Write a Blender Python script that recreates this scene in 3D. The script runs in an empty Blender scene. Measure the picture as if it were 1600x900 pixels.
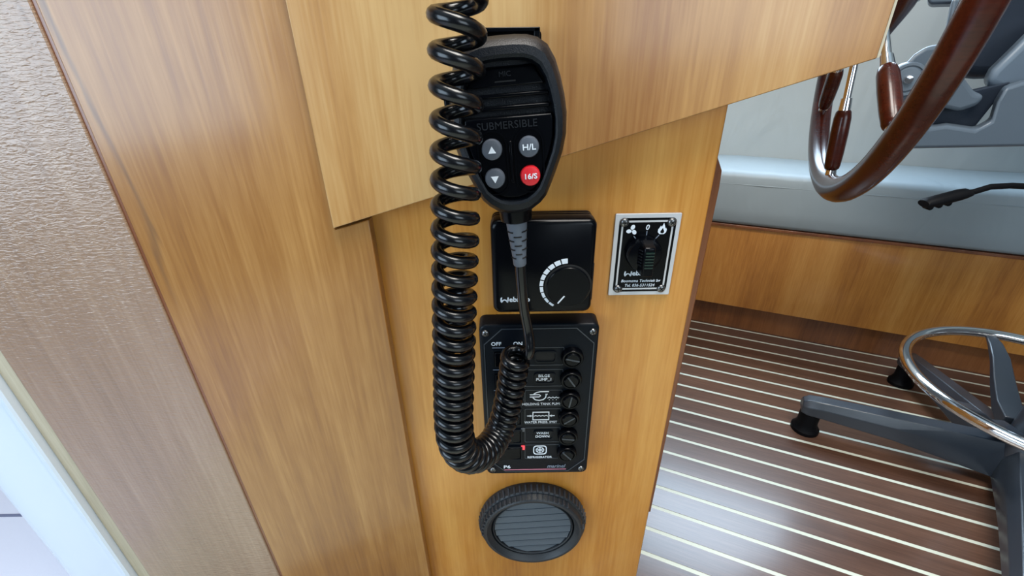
import bpy, bmesh, math, random
from mathutils import Vector, Matrix, Euler

random.seed(7)
PI = math.pi
scene = bpy.context.scene
C = scene.collection
H = 0.78                      # lens height above the cabin floor

# ------------------------------------------------------------------ camera
cam_d = bpy.data.cameras.new('camera')
cam_d.sensor_width = 36.0
cam_d.lens = 36.0 * 695.0 / 1600.0
cam_d.clip_start = 0.01
cam = bpy.data.objects.new('camera', cam_d)
C.objects.link(cam)
th = math.radians(27.5); ro = math.radians(0.92)
R0 = Vector((1, 0, 0)); U0 = Vector((0, math.sin(th), math.cos(th))); Fw = Vector((0, math.cos(th), -math.sin(th)))
Rv = math.cos(ro) * R0 - math.sin(ro) * U0
Uv = math.cos(ro) * U0 + math.sin(ro) * R0
M = Matrix((Rv, Uv, -Fw)).transposed().to_4x4()
M.translation = Vector((0, 0, H))
cam.matrix_world = M
scene.camera = cam

# ------------------------------------------------------------------ world, daylight through the windows, exposure
w = bpy.data.worlds.new('world'); scene.world = w; w.use_nodes = True
bg = w.node_tree.nodes['Background']
bg.inputs[0].default_value = (0.80, 0.90, 1.0, 1); bg.inputs[1].default_value = 0.10

def area(name, loc, target, sx, sy, power, col):
    d = bpy.data.lights.new(name, 'AREA'); d.shape = 'RECTANGLE'; d.size = sx; d.size_y = sy
    d.energy = power; d.color = col
    o = bpy.data.objects.new(name, d); C.objects.link(o)
    o.location = loc
    o.rotation_euler = (Vector(target) - Vector(loc)).to_track_quat('-Z', 'Y').to_euler()
    return o
area('daylight_port_door', (-1.25, -0.80, 1.00), (-0.20, -0.35, 0.85), 1.2, 0.95, 25, (0.64, 0.82, 1.0))
area('daylight_aft_window', (0.80, -1.10, 1.10), (0.45, 0.35, 0.75), 0.9, 0.65, 9, (0.74, 0.88, 1.0))
area('daylight_side_window', (0.733, 1.402, 1.22), (0.30, 0.43, 1.0), 0.95, 0.56, 27, (0.62, 0.81, 1.0))
area('daylight_roof_hatch', (0.18, 0.09, 1.95), (0.24, 0.16, 0.0), 0.9, 0.55, 36, (1.0, 0.96, 0.90))

vs = scene.view_settings
vs.view_transform = 'Standard'; vs.look = 'None'; vs.gamma = 1.0; vs.use_curve_mapping = False
vs.exposure = 0.0

# ------------------------------------------------------------------ materials
def srgb(r, g, b):
    f = lambda c: (c / 255 / 12.92) if c / 255 <= 0.04045 else ((c / 255 + 0.055) / 1.055) ** 2.4
    return (f(r), f(g), f(b), 1)

def newmat(name):
    m = bpy.data.materials.new(name); m.use_nodes = True
    nt = m.node_tree; b = nt.nodes['Principled BSDF']
    return m, nt, b

def plain(name, col, rough=0.5, metal=0.0, bump=0.0, bscale=400, coat=0.0, spec=0.5):
    m, nt, b = newmat(name)
    b.inputs['Base Color'].default_value = col
    b.inputs['Roughness'].default_value = rough
    b.inputs['Metallic'].default_value = metal
    b.inputs['Coat Weight'].default_value = coat
    b.inputs['Coat Roughness'].default_value = 0.08
    b.inputs['Specular IOR Level'].default_value = spec
    tc = nt.nodes.new('ShaderNodeTexCoord')
    n = nt.nodes.new('ShaderNodeTexNoise'); n.inputs['Scale'].default_value = bscale; n.inputs['Detail'].default_value = 3
    nt.links.new(tc.outputs['Object'], n.inputs['Vector'])
    if bump:
        bp = nt.nodes.new('ShaderNodeBump'); bp.inputs['Strength'].default_value = bump; bp.inputs['Distance'].default_value = 0.001
        nt.links.new(n.outputs['Fac'], bp.inputs['Height']); nt.links.new(bp.outputs['Normal'], b.inputs['Normal'])
    # faint uneven gloss
    n2 = nt.nodes.new('ShaderNodeTexNoise'); n2.inputs['Scale'].default_value = 35
    nt.links.new(tc.outputs['Object'], n2.inputs['Vector'])
    mr = nt.nodes.new('ShaderNodeMapRange')
    mr.inputs['To Min'].default_value = max(0.02, rough - 0.06); mr.inputs['To Max'].default_value = min(1, rough + 0.06)
    nt.links.new(n2.outputs['Fac'], mr.inputs['Value']); nt.links.new(mr.outputs['Result'], b.inputs['Roughness'])
    return m

def streak_n(noise, mapped):
    return noise(mapped(90, 8), 1.0, 3, 0.4).outputs['Fac']

def wood(name, c_dark, c_mid, c_light, seed=0.0, axis='Z', rough=0.34, coat=0.35, fine=1.0, ripple=0.0, stain=0.0, figure=1.0, streak=None):
    """varnished veneer: long grain along one axis, broad cathedral figure, short pores"""
    m, nt, b = newmat(name); L = nt.links.new; N = nt.nodes.new
    tc = N('ShaderNodeTexCoord')
    off = N('ShaderNodeVectorMath'); off.operation = 'ADD'; off.inputs[1].default_value = (seed * 3.17, seed * 1.31, seed * 2.07)
    L(tc.outputs['Object'], off.inputs[0])
    def mapped(sx, sl):
        mp = N('ShaderNodeMapping')
        mp.inputs['Scale'].default_value = {'Z': (sx, sx, sl), 'X': (sl, sx, sx), 'Y': (sx, sl, sx)}[axis]
        L(off.outputs[0], mp.inputs['Vector']); return mp
    def noise(mp, scale, det, dist=0.0, ro_=0.5):
        n = N('ShaderNodeTexNoise'); n.inputs['Scale'].default_value = scale; n.inputs['Detail'].default_value = det
        n.inputs['Distortion'].default_value = dist; n.inputs['Roughness'].default_value = ro_
        L(mp.outputs['Vector'], n.inputs['Vector']); return n
    broad = noise(mapped(9, 0.9), 1.0, 3, 0.6)
    stk = noise(mapped(60, 1.6), 1.0, 4, 0.3, 0.6)
    pore = noise(mapped(420 * fine, 14), 1.0, 2, 0.0)
    fleck = noise(mapped(170 * fine, 30), 1.0, 2, 0.0)
    def mul(node, k, add=0.0):
        mt = N('ShaderNodeMath'); mt.operation = 'MULTIPLY_ADD'; mt.inputs[1].default_value = k; mt.inputs[2].default_value = add
        L(node, mt.inputs[0]); return mt.outputs[0]
    def addn(a, c):
        mt = N('ShaderNodeMath'); mt.operation = 'ADD'; L(a, mt.inputs[0]); L(c, mt.inputs[1]); return mt.outputs[0]
    v = addn(mul(broad.outputs['Fac'], 0.95 * figure), mul(stk.outputs['Fac'], 0.4))
    v = addn(v, mul(pore.outputs['Fac'], 0.30)); v = addn(v, mul(fleck.outputs['Fac'], 0.16))
    v = mul(v, 1.0, 0.5 - 0.5 * (0.95 * figure + 0.86))
    cr = N('ShaderNodeValToRGB'); e = cr.color_ramp.elements
    e[0].position = 0.24; e[0].color = c_dark; e[1].position = 0.76; e[1].color = c_light
    mid = cr.color_ramp.elements.new(0.5); mid.color = c_mid
    L(v, cr.inputs['Fac'])
    col = cr.outputs['Color']
    if stain:
        sn = noise(mapped(16, 1.1), 1.0, 4, 1.2)
        sr = N('ShaderNodeValToRGB'); sr.color_ramp.elements[0].position = 0.62; sr.color_ramp.elements[1].position = 0.74
        sr.color_ramp.elements[0].color = (0, 0, 0, 1); sr.color_ramp.elements[1].color = (stain, stain, stain, 1)
        L(sn.outputs['Fac'], sr.inputs['Fac'])
        mx = N('ShaderNodeMixRGB'); mx.blend_type = 'MULTIPLY'; mx.inputs[2].default_value = (0.42, 0.30, 0.28, 1)
        L(sr.outputs['Color'], mx.inputs[0]); L(col, mx.inputs[1]); col = mx.outputs[0]
    if streak:
        # one dark mineral streak in the veneer, leaning across the grain between two heights
        x0, x1, z0, z1 = streak
        sp_ = N('ShaderNodeSeparateXYZ'); L(tc.outputs['Object'], sp_.inputs[0])
        zt = N('ShaderNodeMapRange'); zt.inputs['From Min'].default_value = z1; zt.inputs['From Max'].default_value = z0
        zt.inputs['To Min'].default_value = x0; zt.inputs['To Max'].default_value = x1; L(sp_.outputs['Z'], zt.inputs['Value'])
        df = N('ShaderNodeMath'); df.operation = 'SUBTRACT'; L(sp_.outputs['X'], df.inputs[0]); L(zt.outputs['Result'], df.inputs[1])
        wn = noise(mapped(30, 5), 1.0, 3, 1.0)
        wa = mul(wn.outputs['Fac'], 0.022, -0.011)
        dd = addn(df.outputs[0], wa)
        ab = N('ShaderNodeMath'); ab.operation = 'ABSOLUTE'; L(dd, ab.inputs[0])
        ml = N('ShaderNodeMapRange'); ml.inputs['From Min'].default_value = 0.0035; ml.inputs['From Max'].default_value = 0.0; ml.interpolation_type = 'SMOOTHSTEP'; L(ab.outputs[0], ml.inputs['Value'])
        e1 = N('ShaderNodeMapRange'); e1.inputs['From Min'].default_value = z0; e1.inputs['From Max'].default_value = z0 + 0.06; L(sp_.outputs['Z'], e1.inputs['Value'])
        pr_ = N('ShaderNodeMath'); pr_.operation = 'MULTIPLY'; L(ml.outputs['Result'], pr_.inputs[0]); L(e1.outputs['Result'], pr_.inputs[1])
        fl_ = N('ShaderNodeMath'); fl_.operation = 'MULTIPLY'; L(pr_.outputs[0], fl_.inputs[0]); L(streak_n(noise, mapped), fl_.inputs[1])
        mx = N('ShaderNodeMixRGB'); mx.inputs[2].default_value = srgb(72, 48, 40); L(fl_.outputs[0], mx.inputs[0]); L(col, mx.inputs[1]); col = mx.outputs[0]
    L(col, b.inputs['Base Color'])
    b.inputs['Roughness'].default_value = rough
    b.inputs['Coat Weight'].default_value = coat; b.inputs['Coat Roughness'].default_value = 0.16
    bp = N('ShaderNodeBump'); bp.inputs['Strength'].default_value = 0.12; bp.inputs['Distance'].default_value = 0.0006
    L(pore.outputs['Fac'], bp.inputs['Height'])
    if ripple:
        mp = N('ShaderNodeMapping'); mp.inputs['Scale'].default_value = (150, 150, 520)
        L(off.outputs[0], mp.inputs['Vector'])
        rn = noise(mp, 1.0, 2, 0.8)
        b2 = N('ShaderNodeBump'); b2.inputs['Strength'].default_value = ripple; b2.inputs['Distance'].default_value = 0.0012
        L(rn.outputs['Fac'], b2.inputs['Height']); L(bp.outputs['Normal'], b2.inputs['Normal'])
        L(b2.outputs['Normal'], b.inputs['Normal']); L(b2.outputs['Normal'], b.inputs['Coat Normal'])
    else:
        L(bp.outputs['Normal'], b.inputs['Normal'])
    return m

M_PANEL = wood('varnished_cherry_panel', srgb(156, 92, 30), srgb(188, 124, 46), srgb(208, 150, 72), seed=1, figure=1.2)
M_BOARD = wood('varnished_cherry_board', srgb(148, 98, 46), srgb(179, 132, 74), srgb(202, 162, 106), seed=4.3, figure=1.25, coat=0.5)
M_LEFT = wood('varnished_cherry_left', srgb(120, 72, 28), srgb(152, 102, 44), srgb(180, 132, 72), seed=7.9, coat=0.45, stain=0.5, figure=1.35, streak=(-0.2955, -0.2885, 0.58, 0.83))
M_OUTER = wood('rippled_veneer', srgb(122, 94, 72), srgb(146, 116, 92), srgb(166, 138, 114), seed=11.2, coat=0.6, ripple=0.5, rough=0.34, stain=0.25, figure=0.35, streak=(-0.3165, -0.3085, 0.785, 0.83))
M_BENCH = wood('bench_veneer', srgb(148, 88, 32), srgb(184, 122, 52), srgb(206, 148, 76), seed=15.0, rough=0.38)
M_KICK = wood('kick_veneer', srgb(100, 56, 26), srgb(132, 80, 40), srgb(150, 96, 54), seed=18.0, rough=0.45)
M_EDGE = wood('dark_edge_veneer', srgb(92, 48, 22), srgb(120, 66, 32), srgb(140, 84, 44), seed=20.0)
M_PALE = wood('pale_edge', srgb(150, 138, 114), srgb(180, 168, 144), srgb(198, 188, 166), seed=23.0, rough=0.6, coat=0.0)
M_TEAK = [wood('teak_plank_%s' % n, srgb(60 + d, 39 + d, 29 + d), srgb(90 + d, 62 + d, 48 + d), srgb(114 + d, 83 + d, 66 + d), seed=30 + d, axis='X', rough=0.30, coat=0.45, figure=0.8)
          for n, d in (('a', 0), ('b', 8), ('c', -7), ('d', 3))]
M_CAULK = plain('pale_caulk', srgb(212, 214, 196), 0.45)
M_MAHOG = wood('lacquered_mahogany', srgb(32, 9, 4), srgb(56, 18, 9), srgb(78, 29, 14), seed=40, rough=0.24, coat=0.22)
M_MAHOG.node_tree.nodes['Principled BSDF'].inputs['Specular IOR Level'].default_value = 0.3
M_CHROME = plain('chrome', (0.82, 0.82, 0.84, 1), 0.08, 1.0)
M_STEEL = plain('screw_steel', (0.20, 0.20, 0.20, 1), 0.3, 1.0)
M_ALU = plain('white_lacquered_aluminium', srgb(214, 224, 236), 0.3, 0.0, coat=0.3)
M_SILVER = plain('brushed_plate', srgb(205, 205, 208), 0.4, 0.3)
M_BLK = plain('black_grained_plastic', (0.0045, 0.0062, 0.0095, 1), 0.34, bump=0.3, bscale=1500, spec=0.26)
M_BLKS = plain('black_smooth_plastic', (0.0012, 0.0016, 0.0028, 1), 0.22, spec=0.14)
M_BLKM = plain('black_matt_recess', (0.002, 0.002, 0.0024, 1), 0.7)
M_CORD = plain('black_rubber_cord', (0.0022, 0.0027, 0.0040, 1), 0.22, spec=0.45)
M_SWP = plain('panel_charcoal', (0.0028, 0.0045, 0.0075, 1), 0.34, bump=0.15, bscale=1800, spec=0.16)
M_LOUV = plain('louvre_lit_plastic', (0.060, 0.078, 0.100, 1), 0.40, bump=0.2, bscale=900)  # light on the louvre disc is put into this paler base colour
M_RIB = plain('rib_lit_plastic', (0.028, 0.034, 0.043, 1), 0.42)  # ribs painted lighter than the ring, as if catching the light
M_VENT = plain('vent_dusty_plastic', (0.013, 0.016, 0.020, 1), 0.45, bump=0.2, bscale=900)
M_GREYB = plain('grey_rubber', srgb(98, 106, 118), 0.5)
M_BUT = plain('grey_button', srgb(78, 84, 94), 0.4)
M_RED = plain('red_button', srgb(206, 32, 42), 0.35)
M_WHITE = plain('white_print', srgb(225, 232, 240), 0.5)
M_PINK = plain('pink_print', srgb(196, 120, 140), 0.5)
M_GREYP = plain('grey_print', srgb(120, 130, 145), 0.5)
M_DIMP = plain('emboss_dark', (0.035, 0.042, 0.052, 1), 0.3)
M_EMB = plain('emboss_faint', (0.011, 0.013, 0.017, 1), 0.3)
M_LEDR = plain('red_lamp_lens', srgb(230, 70, 80), 0.3)
nt_ = M_LEDR.node_tree; nt_.nodes['Principled BSDF'].inputs['Emission Color'].default_value = srgb(240, 60, 70); nt_.nodes['Principled BSDF'].inputs['Emission Strength'].default_value = 0.5
M_LEDG = plain('grey_lamp_lens', srgb(70, 74, 80), 0.3)
M_GREEN = plain('translucent_green', srgb(13, 36, 31), 0.25)
M_CHAIRG = plain('grey_shell', srgb(88, 100, 112), 0.4, bump=0.1)
M_CHAIRD = plain('navy_vinyl', srgb(38, 46, 58), 0.4, bump=0.3, bscale=500)
M_CHAIRC = plain('blue_grey_vinyl', srgb(96, 110, 124), 0.45, bump=0.3, bscale=60)
M_BASE = plain('powder_coated_charcoal', srgb(44, 51, 60), 0.32, bump=0.12, bscale=900, spec=0.9)
M_FOOT = plain('black_rubber_foot', (0.003, 0.003, 0.004, 1), 0.55, spec=0.12)
M_DECK = plain('white_deck', srgb(226, 226, 240), 0.6, bump=0.4, bscale=120)
M_DECKL = plain('deck_joint', srgb(120, 124, 150), 0.7)

def vinyl(name, col):
    m, nt, b = newmat(name); L = nt.links.new; N = nt.nodes.new
    tc = N('ShaderNodeTexCoord')
    mp = N('ShaderNodeMapping'); mp.inputs['Scale'].default_value = (9, 4, 3.0); mp.inputs['Rotation'].default_value = (0, 0.35, 0)
    L(tc.outputs['Object'], mp.inputs['Vector'])
    n = N('ShaderNodeTexNoise'); n.inputs['Scale'].default_value = 1.3; n.inputs['Detail'].default_value = 2; n.inputs['Distortion'].default_value = 0.8
    L(mp.outputs['Vector'], n.inputs['Vector'])
    bp = N('ShaderNodeBump'); bp.inputs['Strength'].default_value = 0.35; bp.inputs['Distance'].default_value = 0.02
    L(n.outputs['Fac'], bp.inputs['Height'])
    n2 = N('ShaderNodeTexNoise'); n2.inputs['Scale'].default_value = 900
    L(tc.outputs['Object'], n2.inputs['Vector'])
    b2 = N('ShaderNodeBump'); b2.inputs['Strength'].default_value = 0.15; b2.inputs['Distance'].default_value = 0.0005
    L(n2.outputs['Fac'], b2.inputs['Height']); L(bp.outputs['Normal'], b2.inputs['Normal']); L(b2.outputs['Normal'], b.inputs['Normal'])
    b.inputs['Base Color'].default_value = col; b.inputs['Roughness'].default_value = 0.5
    return m
M_VINYL = vinyl('cream_vinyl', srgb(148, 159, 164))
M_VWALL = vinyl('cream_vinyl_lining', srgb(184, 192, 193))

# ------------------------------------------------------------------ mesh helpers (local x right, y into the wall, z up)
def nb(): return bmesh.new()

def obj(name, bm, mat, parent=None, loc=(0, 0, 0), rot=(0, 0, 0), bevel=0.0, seg=2, smooth=True, angle=38):
    me = bpy.data.meshes.new(name)
    bmesh.ops.recalc_face_normals(bm, faces=bm.faces[:])
    bm.to_mesh(me); bm.free()
    if smooth:
        for p in me.polygons: p.use_smooth = True
        me.set_sharp_from_angle(angle=math.radians(angle))
    me.materials.append(mat)
    o = bpy.data.objects.new(name, me); C.objects.link(o)
    o.location = loc; o.rotation_euler = rot
    if parent is not None: o.parent = parent
    if bevel:
        md = o.modifiers.new('bevel', 'BEVEL'); md.width = bevel; md.segments = seg; md.limit_method = 'ANGLE'; md.angle_limit = math.radians(30)
        md.harden_normals = False
    return o

def copy(o, parent, loc=None, rot=None):
    c = o.copy(); C.objects.link(c); c.parent = parent
    if loc is not None: c.location = loc
    if rot is not None: c.rotation_euler = rot
    return c

def empty(name, loc=(0, 0, 0), rot=(0, 0, 0)):
    o = bpy.data.objects.new(name, None); C.objects.link(o); o.location = loc; o.rotation_euler = rot
    o.empty_display_size = 0.05
    return o

def tag(o, label=None, cat=None, group=None, kind=None):
    if label: o['label'] = label
    if cat: o['category'] = cat
    if group: o['group'] = group
    if kind: o['kind'] = kind
    return o

def box(bm, x0, x1, y0, y1, z0, z1):
    v = [bm.verts.new(p) for p in ((x0, y0, z0), (x1, y0, z0), (x1, y1, z0), (x0, y1, z0), (x0, y0, z1), (x1, y0, z1), (x1, y1, z1), (x0, y1, z1))]
    for f in ((0, 1, 2, 3), (4, 5, 6, 7), (0, 1, 5, 4), (1, 2, 6, 5), (2, 3, 7, 6), (3, 0, 4, 7)): bm.faces.new([v[i] for i in f])
    return bm

def loft(bm, rings, cap0=True, cap1=True, closed=True):
    vr = [[bm.verts.new(p) for p in r] for r in rings]
    n = len(vr[0])
    for a, b in zip(vr[:-1], vr[1:]):
        for i in range(n if closed else n - 1):
            j = (i + 1) % n
            bm.faces.new((a[i], a[j], b[j], b[i]))
    if cap0: bm.faces.new(list(reversed(vr[0])))
    if cap1: bm.faces.new(vr[-1])
    return bm

def prism(bm, pts, y0, y1):
    return loft(bm, [[(x, y0, z) for x, z in pts], [(x, y1, z) for x, z in pts]])

def rrect(w, h, r, n=5, cx=0.0, cz=0.0):
    out = []
    for qx, qz, a0 in ((1, 1, 0), (-1, 1, 90), (-1, -1, 180), (1, -1, 270)):
        for i in range(n + 1):
            a = math.radians(a0 + 90 * i / n)
            out.append((cx + qx * (w / 2 - r) + r * math.cos(a), cz + qz * (h / 2 - r) + r * math.sin(a)))
    return out

def circ(r, n=32, cx=0.0, cz=0.0):
    return [(cx + r * math.cos(2 * PI * i / n), cz + r * math.sin(2 * PI * i / n)) for i in range(n)]

def lathe_y(bm, prof, n=40, cx=0.0, cz=0.0, cap0=True, cap1=True):
    """prof: (radius, y)"""
    return loft(bm, [[(cx + r * math.cos(2 * PI * i / n), y, cz + r * math.sin(2 * PI * i / n)) for i in range(n)] for r, y in prof], cap0, cap1)

def ring_plate(bm, outer, inner, y0, y1):
    """flat frame between two outlines with the same number of points"""
    n = len(outer)
    A = [bm.verts.new((x, y0, z)) for x, z in outer]; B = [bm.verts.new((x, y0, z)) for x, z in inner]
    A2 = [bm.verts.new((x, y1, z)) for x, z in outer]; B2 = [bm.verts.new((x, y1, z)) for x, z in inner]
    for i in range(n):
        j = (i + 1) % n
        bm.faces.new((A[i], A[j], B[j], B[i])); bm.faces.new((A2[i], A2[j], B2[j], B2[i]))
        bm.faces.new((A[i], A[j], A2[j], A2[i])); bm.faces.new((B[i], B[j], B2[j], B2[i]))
    return bm

def tube(bm, pts, r, seg=10, closed=False, caps=True):
    pts = [Vector(p) for p in pts]; n = len(pts)
    rad = r if isinstance(r, (list, tuple)) else [r] * n
    rings = []; nrm = None
    for i, p in enumerate(pts):
        if closed: t = pts[(i + 1) % n] - pts[i - 1]
        else: t = pts[min(i + 1, n - 1)] - pts[max(i - 1, 0)]
        t.normalize()
        if nrm is None:
            nrm = t.orthogonal().normalized()
        else:
            nrm = (nrm - t * nrm.dot(t))
            nrm.normalize()
        b = t.cross(nrm)
        rings.append([p + rad[i] * (math.cos(2 * PI * k / seg) * nrm + math.sin(2 * PI * k / seg) * b) for k in range(seg)])
    if closed:
        # close with best twist
        a = rings[-1]; b0 = rings[0]
        best = min(range(seg), key=lambda s: sum((a[k] - b0[(k + s) % seg]).length for k in range(seg)))
        vr = [[bm.verts.new(q) for q in rr] for rr in rings]
        for A, B in zip(vr[:-1], vr[1:]):
            for k in range(seg): bm.faces.new((A[k], A[(k + 1) % seg], B[(k + 1) % seg], B[k]))
        A, B = vr[-1], vr[0]
        for k in range(seg): bm.faces.new((A[k], A[(k + 1) % seg], B[(k + 1 + best) % seg], B[(k + best) % seg]))
        return bm
    return loft(bm, rings, caps, caps)

def cyl(bm, p0, p1, r0, r1=None, seg=20):
    return tube(bm, [p0, p1], [r0, r0 if r1 is None else r1], seg)

def stroke(bm, pts, wd, y0=0.0, y1=-0.0003, closed=False):
    """flat ribbon in the xz plane"""
    P = [Vector((x, 0, z)) for x, z in pts]; n = len(P)
    Lr = []; Rr = []
    for i, p in enumerate(P):
        if closed: t = P[(i + 1) % n] - P[i - 1]
        else: t = P[min(i + 1, n - 1)] - P[max(i - 1, 0)]
        t.normalize(); nn = Vector((-t.z, 0, t.x)) * wd / 2
        Lr.append(p + nn); Rr.append(p - nn)
    rings = [[(l.x, y0, l.z), (r.x, y0, r.z), (r.x, y1, r.z), (l.x, y1, l.z)] for l, r in zip(Lr, Rr)]
    if closed: rings.append(rings[0]); return loft(bm, rings, False, False)
    return loft(bm, rings)

def lettering(text, size, mat, parent, x, y, z, align='CENTER', bold=0.0, shear=0.0, xs=1.0, thick=0.00012, name='lettering', spacing=1.0):
    cu = bpy.data.curves.new('txt', 'FONT'); cu.body = text; cu.size = size; cu.align_x = align; cu.align_y = 'CENTER'
    cu.offset = bold * size; cu.extrude = thick; cu.shear = shear; cu.resolution_u = 3; cu.space_character = spacing
    to = bpy.data.objects.new('txt', cu); C.objects.link(to)
    dg = bpy.context.evaluated_depsgraph_get(); dg.update()
    me = bpy.data.meshes.new_from_object(to.evaluated_get(dg)); me.name = name
    bpy.data.objects.remove(to); bpy.data.curves.remove(cu)
    me.transform(Matrix.Rotation(PI / 2, 4, 'X') @ Matrix.Diagonal((xs, 1, 1, 1)))
    me.materials.clear(); me.materials.append(mat)
    o = bpy.data.objects.new(name, me); C.objects.link(o); o.parent = parent; o.location = (x, y, z)
    return o

def screw(parent, x, y, z, r, rot=0.3):
    """cross-head screw: domed head and a cross recess"""
    bm = nb(); lathe_y(bm, [(r, 0), (r * 0.98, -0.25 * r), (r * 0.78, -0.5 * r), (r * 0.4, -0.64 * r)], 18)
    s = obj('screw', bm, M_STEEL, parent, (x, y, z), (0, rot, 0))
    bm = nb(); box(bm, -r * 0.55, r * 0.55, -0.68 * r, -0.5 * r, -r * 0.11, r * 0.11); box(bm, -r * 0.11, r * 0.11, -0.68 * r, -0.5 * r, -r * 0.55, r * 0.55)
    obj('cross_slot', bm, M_BLKM, s)
    return s

def w_mark(bm, x, z, h):
    """the slanted double-bow W of the heater maker's mark; x, z is its left base, h its height"""
    stroke(bm, [(x + 0.12 * h, z + h), (x + 0.02 * h, z + 0.7 * h), (x + 0.02 * h, z + 0.3 * h), (x + 0.14 * h, z)], 0.24 * h)
    stroke(bm, [(x + 0.14 * h, z + 0.08 * h), (x + 0.35 * h, z + 0.45 * h), (x + 0.62 * h, z + 0.52 * h), (x + 0.9 * h, z + 0.42 * h), (x + 1.08 * h, z + 0.08 * h)], 0.22 * h)
    stroke(bm, [(x + 1.08 * h, z), (x + 1.22 * h, z + 0.4 * h), (x + 1.26 * h, z + h)], 0.25 * h)

# ------------------------------------------------------------------ floor: planks with pale caulking, laid along the boat
AZ = math.atan2(-0.40618, 0.91379)
floor = obj('floor', box(nb(), -1.3, 2.6, -1.2, 1.75, -0.03, -0.0006), M_CAULK, None, (0, 0, 0), (0, 0, AZ), smooth=False)
tag(floor, 'teak strip cabin floor with pale caulked joints', None, None, 'structure')
pitch = 0.0498; gap = 0.0076
first = {}
for i in range(-17, 11):
    d0 = 0.878 + i * pitch + gap / 2; d1 = d0 + pitch - gap
    if d1 > 1.40: d1 = 1.40
    if d0 > 1.395: break
    k = random.randrange(4)
    key = (k, round(d1 - d0, 4))
    if key not in first:
        first[key] = obj('plank', box(nb(), -1.3, 2.6, 0, d1 - d0, -0.008, 0.0), M_TEAK[k], floor, (0, d0, 0), smooth=False)
    else:
        copy(first[key], floor, (random.uniform(-0.004, 0.004), d0, 0))

# ------------------------------------------------------------------ cream vinyl lining behind the bench
wr = obj('wall_right', box(nb(), -1.3, 2.6, 1.60, 1.66, 0.0, 0.93), M_VWALL, None, (0, 0, 0), (0, 0, AZ), bevel=0.01)
tag(wr, 'cream vinyl lined cabin side above the bench', None, None, 'structure')

for x0, x1, z0, z1 in ((-1.3, -0.42, 0.93, 1.98), (0.62, 2.6, 0.93, 1.98), (-0.42, 0.62, 1.53, 1.98)):
    obj('upper_lining', box(nb(), x0, x1, 1.60, 1.66, z0, z1), M_VWALL, wr)
win = tag(empty('window_1', (0, 0, 0), (0, 0, AZ)), 'cabin side window above the bench', None, None, 'structure')
for x0, x1, z0, z1 in ((-0.42, 0.62, 0.93, 0.945), (-0.42, 0.62, 1.50, 1.53), (-0.42, -0.39, 0.945, 1.50), (0.59, 0.62, 0.945, 1.50)):
    obj('window_frame', box(nb(), x0, x1, 1.598, 1.655, z0, z1), M_ALU, win, bevel=0.002)
ceil = obj('ceiling', box(nb(), -1.35, 2.6, -1.35, 1.66, 1.985, 2.02), M_VWALL, None, (0, 0, 0), (0, 0, AZ))
tag(ceil, 'cream lined cabin ceiling', None, None, 'structure')

# ------------------------------------------------------------------ bench
bench = tag(empty('bench', (0, 0, 0), (0, 0, AZ)), 'long varnished wooden bench base below the cream cushion', 'bench')
obj('front_panel', box(nb(), -1.3, 2.6, 1.357, 1.377, 0.089, 0.340), M_BENCH, bench, bevel=0.001)
obj('kick_board', box(nb(), -1.3, 2.6, 1.386, 1.40, 0.0, 0.30), M_KICK, bench)
obj('seat_board', box(nb(), -1.3, 2.6, 1.350, 1.599, 0.340, 0.348), M_EDGE, bench, bevel=0.001)
cush = tag(empty('bench_cushion', (0, 0, 0.348), (0, 0, AZ)), 'long cream vinyl seat cushion lying on the wooden bench', 'cushion')
bm = nb()
prof = [(1.350, 0.004), (1.343, 0.014), (1.340, 0.05), (1.3400, 0.110), (1.3425, 0.134), (1.349, 0.145), (1.364, 0.150), (1.45, 0.151), (1.57, 0.149), (1.597, 0.140), (1.597, 0.004)]
ns = 60
rings = []
for i in range(ns + 1):
    s = -1.25 + 3.8 * i / ns
    rr = []
    for j, (d, z) in enumerate(prof):
        ph = math.sin(s * 23 + z * 40) * 0.5 + math.sin(s * 51 + 1.3) * 0.3
        rr.append((s, d + (0.0022 * ph if 1 < j < 5 else 0), z + (0.0015 * math.sin(s * 17) if 5 < j < 9 else 0)))
    rings.append(rr)
obj('cover', loft(bm, rings), M_VINYL, cush, angle=60)
obj('seam', tube(nb(), [(-1.25 + 3.8 * i / 40, 1.3415, 0.116) for i in range(41)], 0.0018, 6), M_VINYL, cush)

# ------------------------------------------------------------------ panelled side at the left
wl = tag(empty('wall_left', (0, 0, 0)), 'varnished wood panelling beside the helm console', None, None, 'structure')
YL = 0.338
k = YL / 0.35
# inner panel, notched where the dash board sits in it
pts = [(-0.313 * k + 0.0015, 0.0), (-0.1125, 0.0), (-0.1125, H - 0.113), (-0.1410, H - 0.1215), (-0.1410, H + 0.32), (-0.313 * k + 0.0015, H + 0.32)]
obj('wood_panel', prism(nb(), pts, YL, 0.3485), M_LEFT, wl, bevel=0.0008)
obj('wood_panel', prism(nb(), [(-0.470, 0.0), (-0.313 * k - 0.0022, 0.0), (-0.313 * k - 0.0022, H + 0.32), (-0.470, H + 0.32)], YL, 0.36), M_OUTER, wl, bevel=0.0012)
obj('joint_strip', box(nb(), -0.313 * k - 0.0022, -0.313 * k + 0.0015, YL + 0.0015, 0.3485, 0.0, H + 0.32), M_EDGE, wl)
obj('pale_edge_strip', box(nb(), -0.487, -0.4705, YL + 0.002, 0.36, 0.0, H + 0.32), M_PALE, wl, bevel=0.001)

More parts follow.
